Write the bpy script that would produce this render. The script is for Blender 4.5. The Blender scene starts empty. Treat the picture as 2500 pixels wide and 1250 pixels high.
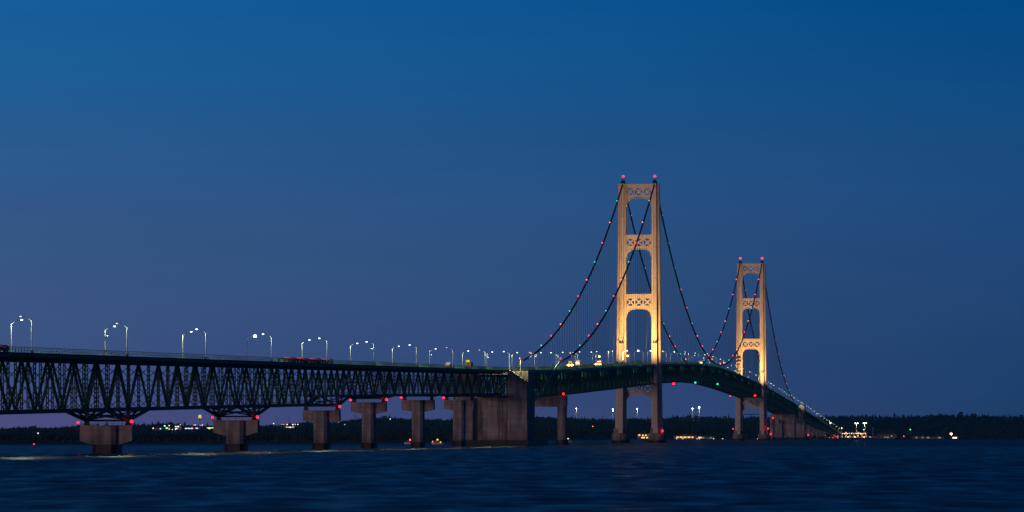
import bpy, math, random
import numpy as np
from mathutils import Vector
random.seed(7); rng = np.random.default_rng(7)
R = math.radians
col = bpy.context.scene.collection
# ------------------------------------------------------------------ camera numbers
F, CH, YH = 9326., 4.6, 1063.5            # focal length / horizon row measured on a 2500 px wide frame
UX, UY = .1252, .99213                    # direction of the bridge axis
AX, AY = 82.7, 2487.                      # middle of the nearer tower
TH = -math.atan2(UX, UY)
def P(t, s, z=0.): return Vector((AX + UX*t + UY*s, AY + UY*t - UX*s, z))
def proj(p): return 1250 + F*p[0]/p[1], YH - F*(p[2]-CH)/p[1]
# ------------------------------------------------------------------ materials
def nn(nt, ty, **kw):
    n = nt.nodes.new(ty)
    for k, v in kw.items():
        if hasattr(n, k): setattr(n, k, v)
    return n
MATS = {}
def mat(name, c, rough=.6, metal=0., var=.25, scale=.6, stretch=(1,1,1), bump=0., streak=0., spec=.3):
    m = bpy.data.materials.new(name); m.use_nodes = True; nt = m.node_tree; b = nt.nodes['Principled BSDF']
    b.inputs['Roughness'].default_value = rough; b.inputs['Metallic'].default_value = metal
    b.inputs['Specular IOR Level'].default_value = spec
    tc = nn(nt, 'ShaderNodeTexCoord'); mp = nn(nt, 'ShaderNodeMapping'); mp.inputs['Scale'].default_value = stretch
    nt.links.new(tc.outputs['Object'], mp.inputs['Vector'])
    nz = nn(nt, 'ShaderNodeTexNoise'); nz.inputs['Scale'].default_value = scale; nz.inputs['Detail'].default_value = 6
    nt.links.new(mp.outputs[0], nz.inputs['Vector'])
    cr = nn(nt, 'ShaderNodeValToRGB'); e = cr.color_ramp.elements
    e[0].position = .3; e[1].position = .7
    e[0].color = (*[x*(1-var) for x in c], 1); e[1].color = (*[min(1, x*(1+var)) for x in c], 1)
    nt.links.new(nz.outputs['Fac'], cr.inputs[0]); out = cr.outputs[0]
    if streak:
        mp2 = nn(nt, 'ShaderNodeMapping'); mp2.inputs['Scale'].default_value = (.9, .9, .16)
        nt.links.new(tc.outputs['Object'], mp2.inputs['Vector'])
        n2 = nn(nt, 'ShaderNodeTexNoise'); n2.inputs['Scale'].default_value = .45; n2.inputs['Detail'].default_value = 5
        nt.links.new(mp2.outputs[0], n2.inputs['Vector'])
        r2 = nn(nt, 'ShaderNodeValToRGB'); r2.color_ramp.elements[0].position = .38; r2.color_ramp.elements[1].position = .6
        r2.color_ramp.elements[0].color = (1-streak,)*3 + (1,); r2.color_ramp.elements[1].color = (1,1,1,1)
        nt.links.new(n2.outputs['Fac'], r2.inputs[0])
        mx = nn(nt, 'ShaderNodeMixRGB', blend_type='MULTIPLY'); mx.inputs[0].default_value = 1
        nt.links.new(out, mx.inputs[1]); nt.links.new(r2.outputs[0], mx.inputs[2]); out = mx.outputs[0]
    nt.links.new(out, b.inputs['Base Color'])
    if name.endswith('concrete'):
        sz = nn(nt, 'ShaderNodeSeparateXYZ'); nt.links.new(tc.outputs['Object'], sz.inputs[0])
        md_ = nn(nt, 'ShaderNodeMath', operation='PINGPONG'); md_.inputs[1].default_value = 1.5; nt.links.new(sz.outputs[2], md_.inputs[0])
        jr = nn(nt, 'ShaderNodeMapRange'); jr.inputs[1].default_value = 0; jr.inputs[2].default_value = .14; jr.inputs[3].default_value = .62; jr.inputs[4].default_value = 1; nt.links.new(md_.outputs[0], jr.inputs[0])
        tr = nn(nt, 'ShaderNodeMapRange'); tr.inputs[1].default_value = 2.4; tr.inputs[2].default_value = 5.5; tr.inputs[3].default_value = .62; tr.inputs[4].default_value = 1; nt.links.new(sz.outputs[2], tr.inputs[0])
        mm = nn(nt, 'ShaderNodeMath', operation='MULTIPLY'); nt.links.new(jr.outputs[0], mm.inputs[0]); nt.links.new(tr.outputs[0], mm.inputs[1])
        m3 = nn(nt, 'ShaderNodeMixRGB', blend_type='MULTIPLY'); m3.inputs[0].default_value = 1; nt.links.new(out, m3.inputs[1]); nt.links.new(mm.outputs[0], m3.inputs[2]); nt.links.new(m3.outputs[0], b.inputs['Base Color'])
    if bump:
        bp = nn(nt, 'ShaderNodeBump'); bp.inputs['Strength'].default_value = bump; bp.inputs['Distance'].default_value = .1
        nt.links.new(nz.outputs['Fac'], bp.inputs['Height']); nt.links.new(bp.outputs[0], b.inputs['Normal'])
    MATS[name] = m; return m
def emis(name, c, s):
    m = bpy.data.materials.new(name); m.use_nodes = True; nt = m.node_tree; b = nt.nodes['Principled BSDF']
    b.inputs['Base Color'].default_value = (*[x*.5 for x in c], 1)
    b.inputs['Emission Color'].default_value = (*c, 1); b.inputs['Emission Strength'].default_value = s
    m.cycles.emission_sampling = 'NONE'
    MATS[name] = m; return m
GREEN = mat('green bridge paint', (.034, .086, .078), .6, var=.35, scale=.4, spec=.12)
GREEN2 = mat('green girder paint', (.022, .098, .062), .55, var=.5, scale=.3, stretch=(1, 1, 3), spec=.12)
RAIL = mat('railing paint', (.10, .27, .16), .5, var=.2)
IVORY = mat('ivory tower paint', (.62, .51, .42), .55, var=.07, scale=.12, streak=.13, spec=.25)
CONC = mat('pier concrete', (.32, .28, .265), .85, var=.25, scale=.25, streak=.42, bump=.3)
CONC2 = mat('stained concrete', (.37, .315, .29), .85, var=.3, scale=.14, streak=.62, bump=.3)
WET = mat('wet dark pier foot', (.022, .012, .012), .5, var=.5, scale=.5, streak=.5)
ROAD = mat('roadway', (.05, .055, .05), .8)
POLE = mat('galvanised pole', (.42, .44, .42), .5, 0., var=.1)
CABLE = mat('dark cable', (.012, .03, .035), .5, var=.2)
WIRE = mat('suspender wire', (.02, .035, .05), .6)
DARK = mat('dark metal', (.03, .03, .03), .5)
TREE = mat('dark foliage', (.014, .030, .022), .9, var=.5, scale=.12)
LAND = mat('dark land', (.02, .028, .02), .95, var=.4, scale=.02)
BARK = mat('bark', (.05, .04, .03), .9)
WHITEP = mat('white vehicle paint', (.6, .6, .6), .4)
YELP = mat('yellow green vehicle paint', (.45, .6, .03), .5)
ORGP = mat('orange vehicle paint', (.6, .25, .04), .5)
TYRE = mat('rubber', (.02, .02, .02), .8)
WALLA = mat('pale clapboard', (.22, .2, .19), .8); WALLB = mat('dim brick', (.16, .1, .08), .9); ROOF = mat('roof shingle', (.06, .06, .065), .9)
E_ST = emis('street lamp glow', (.82, 1., .88), 5); E_ST2 = emis('dim street lamp glow', (.7, .9, 1.), 1.6)
E_STAR = emis('brightest street lamp glow', (.85, 1., .85), 10)
E_RED = emis('red lamp glow', (1., .014, .05), 5); E_AMB = emis('amber lamp glow', (1., .15, .045), 3.8)
E_GRN = emis('green lamp glow', (.03, .8, .48), 1.7); E_REDN = emis('red navigation glow', (1., .006, .012), 9)
E_TAIL = emis('tail light glow', (1., .03, .04), .9)
E_AMBV = emis('amber vehicle glow', (1., .5, .16), 13)
E_WIN = emis('warm window glow', (1., .55, .16), 1.5); E_WINW = emis('white window glow', (1., .92, .75), 1.9)
E_WING = emis('greenish lamp glow', (.75, 1., .25), 2.0); E_G = emis('green signal glow', (.1, 1., .3), 7)
E_MAST = emis('mast lamp glow', (1., 1., .72), 7); E_DIM = emis('faint window glow', (.7, .8, .9), .22); E_YEL = emis('yellow sign glow', (1., .68, .02), 1.5)
E_PUR = emis('purple glow', (.6, .35, 1.), 4); E_ORST = emis('orange lamp glow', (1., .62, .3), 3.2)
# ------------------------------------------------------------------ mesh builder
class MB:
    def __init__(s): s.v = []; s.f = []; s.m = []; s.mi = 0
    def add(s, vs, fs):
        n = len(s.v); s.v += [tuple(v) for v in vs]; s.f += [[i+n for i in f] for f in fs]; s.m += [s.mi]*len(fs); return s
    def box(s, x0, x1, y0, y1, z0, z1):
        return s.add([(x0,y0,z0),(x1,y0,z0),(x1,y1,z0),(x0,y1,z0),(x0,y0,z1),(x1,y0,z1),(x1,y1,z1),(x0,y1,z1)],
                     [(0,3,2,1),(4,5,6,7),(0,1,5,4),(1,2,6,5),(2,3,7,6),(3,0,4,7)])
    def beam(s, p, q, w, h, up=(0,0,1)):
        p = Vector(p); q = Vector(q); d = (q-p).normalized(); up = Vector(up)
        if abs(d.dot(up)) > .98: up = Vector((0,1,0))
        a = d.cross(up).normalized()*w/2; b = a.cross(d).normalized()*h/2
        return s.add([p-a-b,p+a-b,p+a+b,p-a+b,q-a-b,q+a-b,q+a+b,q-a+b],
                     [(0,3,2,1),(4,5,6,7),(0,1,5,4),(1,2,6,5),(2,3,7,6),(3,0,4,7)])
    def sweep(s, pts, w, h):                         # rectangular section along a y-z path
        n0 = len(s.v); vs = []; fs = []
        for (x, y, z) in pts: vs += [(x-w/2,y,z-h/2),(x+w/2,y,z-h/2),(x+w/2,y,z+h/2),(x-w/2,y,z+h/2)]
        for i in range(len(pts)-1):
            a = 4*i; b = a+4
            for k in range(4): fs.append((a+k, a+(k+1)%4, b+(k+1)%4, b+k))
        fs += [(3,2,1,0), tuple(4*(len(pts)-1)+k for k in range(4))]
        return s.add(vs, fs)
    def tube(s, pts, r, n=8, r1=None):
        pts = [Vector(p) for p in pts]; vs = []; fs = []; L = len(pts)
        for i, p in enumerate(pts):
            d = (pts[min(i+1,L-1)]-pts[max(i-1,0)]).normalized()
            up = Vector((0,0,1)) if abs(d.z) < .9 else Vector((0,1,0))
            a = d.cross(up).normalized(); b = a.cross(d)
            rr = r if r1 is None else r + (r1-r)*i/(L-1)
            for k in range(n):
                t = 2*math.pi*k/n; vs.append(p + a*math.cos(t)*rr + b*math.sin(t)*rr)
        for i in range(L-1):
            for k in range(n): fs.append((i*n+k, i*n+(k+1)%n, (i+1)*n+(k+1)%n, (i+1)*n+k))
        fs += [tuple(range(n))[::-1], tuple((L-1)*n+k for k in range(n))]
        return s.add(vs, fs)
    def prism(s, poly, z0, z1, k1=1., c=(0,0)):      # vertical prism, optionally tapering
        n = len(poly); vs = [(x,y,z0) for x,y in poly] + [(c[0]+(x-c[0])*k1, c[1]+(y-c[1])*k1, z1) for x,y in poly]
        return s.add(vs, [tuple(range(n))[::-1], tuple(range(n,2*n))] + [(i,(i+1)%n,n+(i+1)%n,n+i) for i in range(n)])
    def loft(s, rings):                              # rings of equal length [(x,y,z)...]
        n = len(rings[0]); vs = [v for r in rings for v in r]; fs = [tuple(range(n))[::-1], tuple((len(rings)-1)*n+i for i in range(n))]
        for j in range(len(rings)-1): fs += [(j*n+i, j*n+(i+1)%n, (j+1)*n+(i+1)%n, (j+1)*n+i) for i in range(n)]
        return s.add(vs, fs)
    def xprism(s, poly, y0, y1):                     # x-z polygon pushed along y
        n = len(poly); vs = [(x,y0,z) for x,z in poly] + [(x,y1,z) for x,z in poly]
        return s.add(vs, [tuple(range(n)), tuple(range(n,2*n))[::-1]] + [(i,n+i,n+(i+1)%n,(i+1)%n) for i in range(n)])
    def ball(s, c, r, n=8, m=6, sz=1.):
        vs = [(c[0],c[1],c[2]-r*sz)]
        for j in range(1, m):
            a = -math.pi/2 + math.pi*j/m
            for k in range(n):
                t = 2*math.pi*k/n; vs.append((c[0]+r*math.cos(a)*math.cos(t), c[1]+r*math.cos(a)*math.sin(t), c[2]+r*sz*math.sin(a)))
        vs.append((c[0],c[1],c[2]+r*sz)); fs = [(0,1+(k+1)%n,1+k) for k in range(n)]
        for j in range(m-2): fs += [(1+j*n+k,1+j*n+(k+1)%n,1+(j+1)*n+(k+1)%n,1+(j+1)*n+k) for k in range(n)]
        b = 1+(m-2)*n; fs += [(b+k,b+(k+1)%n,b+n) for k in range(n)]
        return s.add(vs, fs)
    def mesh(s, name, mats):
        me = bpy.data.meshes.new(name); me.from_pydata(s.v, [], s.f)
        for m in (mats if isinstance(mats, (list,tuple)) else [mats]): me.materials.append(m)
        if any(s.m): me.polygons.foreach_set('material_index', s.m)
        me.update(); return me
    def build(s, name, mats, parent=None, loc=(0,0,0), rz=0, label=None):
        return link(name, s.mesh(name, mats), parent, loc, rz, label)
def link(name, me, parent=None, loc=(0,0,0), rz=0, label=None):
    o = bpy.data.objects.new(name, me); col.objects.link(o); o.location = loc; o.rotation_euler[2] = rz
    if parent: o.parent = parent
    if label: o['label'] = label
    return o
def tag(o, label=None, cat=None, group=None, kind=None):
    if label: o['label'] = label
    if cat: o['category'] = cat
    if group: o['group'] = group
    if kind: o['kind'] = kind
    return o
def thing(name, label, cat, loc, rz=0., group=None):
    o = bpy.data.objects.new(name, None); col.objects.link(o); o.location = loc; o.rotation_euler[2] = rz
    o.empty_display_size = 2
    return tag(o, label, cat, group)
def bthing(name, label, cat, t, s=0., z=0., group=None): return thing(name, label, cat, P(t, s, z), TH, group)
def copy_tree(o, parent=None):
    c = o.copy(); col.objects.link(c); c.parent = parent
    for ch in list(o.children): copy_tree(ch, c)
    return c
def light(name, ty, energy, color, parent, loc, rad=.2, **kw):
    l = bpy.data.lights.get(name)
    if l is None:
        l = bpy.data.lights.new(name, ty); l.energy = energy; l.color = color; l.shadow_soft_size = rad
        for k, v in kw.items(): setattr(l, k, v)
    o = bpy.data.objects.new(name, l); col.objects.link(o); o.parent = parent; o.location = loc; return o
ONES = ['', 'first','second','third','fourth','fifth','sixth','seventh','eighth','ninth','tenth','eleventh','twelfth','thirteenth','fourteenth',
        'fifteenth','sixteenth','seventeenth','eighteenth','nineteenth']
TENS = {2:('twenty','twentieth'),3:('thirty','thirtieth'),4:('forty','fortieth'),5:('fifty','fiftieth')}
def nth(n):
    if n < 20: return ONES[n]
    a, b = divmod(n, 10); return TENS[a][1] if b == 0 else TENS[a][0] + '-' + ONES[b]
# ------------------------------------------------------------------ road height along the bridge
RT = [-1900,-1700,-1420,-1135,-743,-549,-485,-267,0,66,349,579,804,1158,1432,1707,1845,2243,2857,3150,3400]
RZ = [20.2,22.7,26.2,29.7,34.6,38.2,39.7,44.9,51.4,52.9,58.0,59.8,58.2,53.4,47.7,41.6,38.4,29.0,13.6,6.0,2.2]
def _sm():
    ts = np.arange(-1900, 3401, 5.); z = np.interp(ts, RT, RZ); k = np.ones(25)/25
    zp = np.concatenate([z[0]-(z[1]-z[0])*np.arange(12,0,-1), z, z[-1]+(z[-1]-z[-2])*np.arange(1,13)])
    return ts, np.convolve(zp, k, 'valid')
_T, _Z = _sm()
def road(t): return float(np.interp(t, _T, _Z))
# ------------------------------------------------------------------ truss spans (local frame: x across, y along, z up)
SW = 5.5
_lad = {}
def ladder(h, w=.48, d=.45):
    key = (round(h, 1), w)
    if key not in _lad:
        b = MB()
        for sx in (-1, 1): b.box(sx*w/2-.085, sx*w/2+.085, -d/2, d/2, 0, h)
        n = max(3, int(h/1.15))
        for i in range(n):
            z = (i+.5)*h/n; b.box(-w/2+.085, w/2-.085, -d/2+.01, d/2-.01, z-.2, z+.2)
        _lad[key] = b.mesh('vertical', GREEN)
    return _lad[key]
def railing(parent, t0, t1, ta, s, step=2.0, label=None, full=True):
    b = MB(); n = max(1, int(round((t1-t0)/step))); q = [(t0+(t1-t0)*i/n) for i in range(n+1)]
    for zo, hh in ((.5,.07),(.85,.07),(1.2,.12)): b.sweep([(s, t-ta, road(t)+zo) for t in q[::4] + ([q[-1]] if n % 4 else [])], .1, hh)
    pw = .06 if step > 2.5 else .09
    for t in q[:-1] if full else q[::4]: b.box(s-pw, s+pw, t-ta-pw, t-ta+pw, road(t)+.0, road(t)+1.16)
    b.build('railing', RAIL, parent, label=label)
def deck(parent, t0, t1, ta, hw, step=12.2, depth=1.5, inner=5.5):
    n = max(1, int(round((t1-t0)/step))); q = [t0+(t1-t0)*i/n for i in range(n+1)]
    b = MB(); vs = []; fs = []
    for t in q:
        z = road(t); vs += [(-hw,t-ta,z-.3),(hw,t-ta,z-.3),(hw,t-ta,z),(-hw,t-ta,z)]
    for i in range(n): fs += [(4*i+k,4*i+(k+1)%4,4*i+4+(k+1)%4,4*i+4+k) for k in range(4)]
    fs += [(3,2,1,0), tuple(4*n+k for k in range(4))]
    b.add(vs, fs); b.build('road_deck', ROAD, parent)
    b = MB()
    for s in (-hw+.1, hw-.1): b.sweep([(s, t-ta, road(t)-.72) for t in q], .3, .82)
    b.build('edge_girder', GREEN2, parent)
    for s in np.linspace(-inner-1.6, inner+1.6, 7): MB().sweep([(s, t-ta, road(t)-.85) for t in q], .35, 1.05).build('stringer', GREEN, parent)
    fb = MB().box(-hw+.3, hw-.3, -.2, .2, -1.45, -.34).mesh('floor_beam', GREEN)
    for t in q[:-1][:99]: link('floor_beam', fb, parent, (0, t-ta, road(t)))
def approach_span(t0, t1, n, D, label, hl, hr, last=False, depth_l=None):
    """hl / hr: height of the bearing at the left / right pier (None = no haunch there)"""
    root = bthing('truss_span', label, 'bridge span', t0, group='green truss spans of the approach viaduct')
    p = (t1-t0)/n; T = lambda i: t0+p*i; zt = lambda i: road(T(i))-1.6; zb = lambda i: road(T(i))-D
    pad = 0
    for s in (-SW, SW):
        lab = 'far side' if s < 0 else 'near side'
        MB().sweep([(s, p*i, zt(i)) for i in range(n+1)], .6, .6).build('top_chord', GREEN, root)
        MB().sweep([(s, p*i, zb(i)) for i in range(n+1)], .7, .8).build('bottom_chord', GREEN, root)
        for i in range(n + (1 if last else 0)):
            link('vertical', ladder(zt(i)-zb(i)-.7), root, (s, p*i, zb(i)+.4), 0)
        for i in range(0, n+1, 2):
            for j in (i-1, i+1):
                if 0 <= j <= n:
                    MB().beam((s, p*i, zb(i)), (s, p*j, zt(j)), .52, .6).build('diagonal', GREEN, root)
        if hl is not None:
            MB().beam((s, 0, hl+.3), (s, 2*p, zb(2)), .7, .75).build('haunch_strut', GREEN, root)
            MB().box(s-.45, s+.45, -.5, .5, hl, zb(0)).build('bearing_post', GREEN, root)
            MB().beam((s, 0, hl+.6), (s, p, zb(1)), .4, .4).build('haunch_brace', GREEN, root)
        if hr is not None:
            L = t1-t0
            MB().beam((s, L, hr+.3), (s, L-2*p, zb(n-2)), .7, .75).build('haunch_strut', GREEN, root)
            MB().beam((s, L, hr+.6), (s, L-p, zb(n-1)), .4, .4).build('haunch_brace', GREEN, root)
    for i in range(n + (1 if last else 0)):
        b = MB(); y = p*i
        b.beam((-SW, y, zb(i)), (SW, y, zt(i)-1), .17, .17); b.beam((SW, y+.3, zb(i)), (-SW, y+.3, zt(i)-1), .17, .17)
        b.box(-SW, SW, y-.15, y+.15, zb(i)-.25, zb(i)+.15)
        b.build('sway_frame', GREEN, root)
    b = MB()
    for i in range(0, n-1, 2):
        b.beam((-SW, p*i, zb(i)-.1), (SW, p*(i+2), zb(i+2)-.1), .35, .3); b.beam((SW, p*i, zb(i)-.2), (-SW, p*(i+2), zb(i+2)-.2), .35, .3)
    for e, h, sg in ((0, hl, 1), (t1-t0, hr, -1)):
        if h is None: continue
        ye = e + sg*.4
        b.box(-SW, SW, ye-.2, ye+.2, h+.1, h+.6); k = n if e else 0
        b.beam((-SW, ye, h+.4), (0, ye+sg*.5, zb(k)), .3, .3); b.beam((SW, ye, h+.4), (0, ye+sg*.5, zb(k)), .3, .3)
        zz = zb(n-2) if e else zb(2)
        b.beam((-SW, e, h+.5), (SW, e+sg*2*p, zz), .35, .35); b.beam((SW, e, h+.5), (-SW, e+sg*2*p, zz), .35, .35)
        b.beam((-SW, e+sg*p, (h+zz)/2), (SW, e+sg*p, (h+zz)/2), .4, .4)
    b.build('lateral_bracing', GREEN, root)
    deck(root, t0, t1, t0, 8.8)
    st = 2.7 if t1 < -1150 else 2.0
    railing(root, t0, t1, t0, 8.7, st); railing(root, t0, t1, t0, -8.7, st)
    return root
PT = dict(a=-1503., b=-1332., c=-1183., d=-1083., e=-961., f=-842., g=-741.)
approach_span(PT['a']-171, PT['a'], 14, 13.8, 'leftmost truss span, running off the left edge of the picture', None, 8.2)
approach_span(PT['a'], PT['b'], 14, 13.8, 'long truss span between the first and second concrete piers from the left', 8.2, 10.1)
approach_span(PT['b'], PT['c'], 12, 13.8, 'truss span between the second and third concrete piers from the left', 10.1, None)
approach_span(PT['c'], PT['d'], 8, 10.9, 'short truss span right of the third pier from the left', 14.4, 18.0)
approach_span(PT['d'], PT['e'], 10, 10.9, 'truss span between the fourth and fifth piers from the left', 18.0, 20.1)
approach_span(PT['e'], PT['f'], 10, 10.9, 'truss span between the fifth and sixth piers from the left', 20.1, 21.2)
approach_span(PT['f'], PT['g'], 8, 10.9, 'dark truss span in front of the big stained anchorage block', 21.2, 22.4, last=True)
# ------------------------------------------------------------------ concrete piers
def oct_poly(w, d, ch, cx=0, cy=0):
    a, b = w/2, d/2
    return [(cx-a+ch,cy-b),(cx+a-ch,cy-b),(cx+a,cy-b+ch),(cx+a,cy+b-ch),(cx+a-ch,cy+b),(cx-a+ch,cy+b),(cx-a,cy+b-ch),(cx-a,cy-b+ch)]
def pier(t, ztop, capw, sw, he, hc, label, collar=2.2, lamps=(), hb=1.0, base=True):
    root = bthing('bridge_pier', label, 'pier', t, group='concrete piers under the approach viaduct')
    a = capw/2
    MB().xprism([(-a,ztop-he),(-sw/2,ztop-hc),(sw/2,ztop-hc),(a,ztop-he),(a,ztop),(-a,ztop)], -1.7, 1.7).build('cap', CONC, root)
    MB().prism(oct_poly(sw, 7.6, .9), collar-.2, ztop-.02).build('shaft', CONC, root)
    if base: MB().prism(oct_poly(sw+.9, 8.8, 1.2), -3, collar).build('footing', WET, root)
    for s in (-SW, SW): MB().prism([(s-.75,-.8),(s+.75,-.8),(s+.75,.8),(s-.75,.8)], ztop, ztop+hb, .6, (s,0)).build('bearing', DARK, root)
    b = MB()
    for y in (-1.55,):
        for z in (.45, .9): b.box(-a+.3, a-.3, y-.03, y+.03, ztop+z-.03, ztop+z+.03)
        for k in range(7): x = -a+.4+(2*a-.8)*k/6; b.box(x-.04, x+.04, y-.035, y+.035, ztop, ztop+.95)
    b.build('guard_rail', DARK, root)
    for (s, z, r) in lamps:
        q = link('navigation_lamp', lamp_mesh(E_REDN, r), root, (s, -2.2, z))
    return root
_lm = {}
def lamp_mesh(em, r, post=True):
    k = (em.name, r, post)
    if k not in _lm:
        b = MB(); b.mi = 1; b.ball((0,0,0), r, 10, 8); b.mi = 0
        if post: b.box(-.06, .06, -.06, .06, -r-.5, -r+.05); b.box(-.2, .2, -.2, .2, -r-.6, -r-.4)
        _lm[k] = b.mesh('lamp', [DARK, em])
    return _lm[k]
pier(PT['a'], 7.3, 13.9, 5.6, 4.1, 5.3, 'leftmost concrete pier, short and broad, with two red lamps at its cap', 2.3, [(-7.3, 8.0, .28), (6.9, 8.3, .38)], .9)
pier(PT['b'], 9.3, 13.7, 5.3, 3.7, 5.0, 'second concrete pier from the left, wide hammerhead cap, red lamp on its right', 2.1, [(-7.0, 10.1, .26), (6.9, 10.3, .38)], .9)
pier(PT['c'], 13.3, 12.7, 4.6, 3.5, 4.1, 'third concrete pier from the left, rusty brown cap and narrow shaft', 2.1, [(6.6, 14.6, .4)], 1.7)
pier(PT['d'], 16.9, 13.0, 4.3, 3.3, 4.3, 'fourth concrete pier from the left with a bright red lamp right of its cap', 2.0, [(-6.6, 17.8, .33), (-6.6, 19.3, .25), (6.9, 18.0, .45)], 1.4)
pier(PT['e'], 18.9, 13.0, 4.3, 3.9, 4.7, 'fifth concrete pier from the left, slender shaft against the wooded hill', 2.0, [(-6.6, 20.0, .4), (-6.6, 21.2, .25)], 1.4)
pier(PT['f'], 19.9, 13.0, 4.6, 3.7, 4.6, 'sixth concrete pier from the left, standing just before the anchorage block', 2.4, [(-6.6, 21.0, .4)], 1.4)
# ------------------------------------------------------------------ anchorages
def anchorage(t, label, zb_top, D=31., z_lo=29.4, zs=35.2):
    root = bthing('anchorage', label, 'bridge anchorage', t)
    zr = road(t)
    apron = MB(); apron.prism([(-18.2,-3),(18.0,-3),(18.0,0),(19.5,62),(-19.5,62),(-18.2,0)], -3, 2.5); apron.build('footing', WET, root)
    for sg in (-1, 1):
        # side wing: lower front wall with a sloping top, and a taller wall behind it
        a, b2 = (8.1*sg, 17.2*sg)
        pf = [(a, 2.5), (b2, 2.5), (b2*.985, z_lo), (a, zs)]
        if sg < 0: pf = pf[::-1]
        MB().xprism(pf, 0, 5.).build('wing_wall', CONC, root)
        MB().box(*sorted((a, b2*.985)), 5.02, D, 2.5, zr-.35).build('rear_wall', CONC, root)
        rb = MB()
        for k in range(6):
            x = a+(b2*.985-a)*k/5; z = zs+(z_lo-zs)*k/5
            rb.box(x-.07, x+.07, .1, .2, z, z+1.1)
        for h in (.55, 1.1): rb.beam((a, .15, zs+h), (b2*.985, .15, z_lo+h), .09, .09)
        rb.build('stair_railing', DARK, root)
    wl = light('added anchorage light', 'SPOT', 4800, (1., .92, .42), root, (13.0, .5, zr+5.4), .3, spot_size=R(120), spot_blend=.5); wl.rotation_euler = Vector((-.05, .75, -1)).to_track_quat('-Z', 'Y').to_euler()  # spot added to brighten the rear wall with yellow light
    MB().tube([(13.5,4.6,zr-.4),(13.5,4.2,zr+4.6),(13.2,.7,zr+5.8)], .12, 6).build('added_lamp_bracket', POLE, root)  # bracket and lamp body are made up to carry the added spot
    MB().box(13.3, 13.7, 4.0, 5.0, zr-.6, zr+.2).build('added_wall_lamp', POLE, root)
    bm_ = MB()
    bm_.box(-8.08, 8.08, 3.5, D-1, 2.5, zb_top)
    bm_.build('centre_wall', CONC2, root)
    rb = MB()
    for x0, x1 in ((-5.2,-4.6),(4.6,5.3),(6.3,7.4)): rb.box(x0, x1, 3.2, 3.48, 2.5, zb_top-.6)
    rb.box(-4.6, 4.6, 3.25, 3.46, 13.2, 13.7)
    rb.build('buttress', CONC2, root)
    MB().box(-8.8, 8.8, D*.35, D, zr-2.0, zr-.4).build('deck_beam', CONC, root)
    return root
g = anchorage(PT['g'], 'massive stained concrete anchorage block where the near truss viaduct ends', 22.2)
anchorage(1851-15, 'distant concrete anchorage block right of the farther tower', road(1836)-13.5, z_lo=road(1836)-6, zs=road(1836)-1)
# ------------------------------------------------------------------ cable bents (portal piers)
def bent(t, label, zt, nav=None):
    root = bthing('cable_bent', label, 'pier', t)
    for s in (-11.6, 11.6):
        MB().tube([(s,0,2.2),(s,0,zt-5.6)], 2.45, 20).build('column', CONC, root)
        MB().tube([(s,0,-3),(s,0,2.4)], 3.3, 20).build('footing', WET, root)
    MB().box(-14.1, 14.1, -2.4, 2.4, zt-5.6, zt).build('cross_beam', CONC, root)
    for s in (-10.35, 10.35): MB().prism([(s-.9,-.9),(s+.9,-.9),(s+.9,.9),(s-.9,.9)], zt, zt+1.4, .7, (s,0)).build('bearing', DARK, root)
    if nav: link('navigation_lamp', lamp_mesh(E_REDN, .5), root, (12.6, -2.8, zt+.9))
    return root
bent(-549, 'concrete portal bent with round columns right of the near anchorage', 24.9, True)
bent(1707, 'distant concrete portal bent right of the farther tower base', 27.9)
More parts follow.
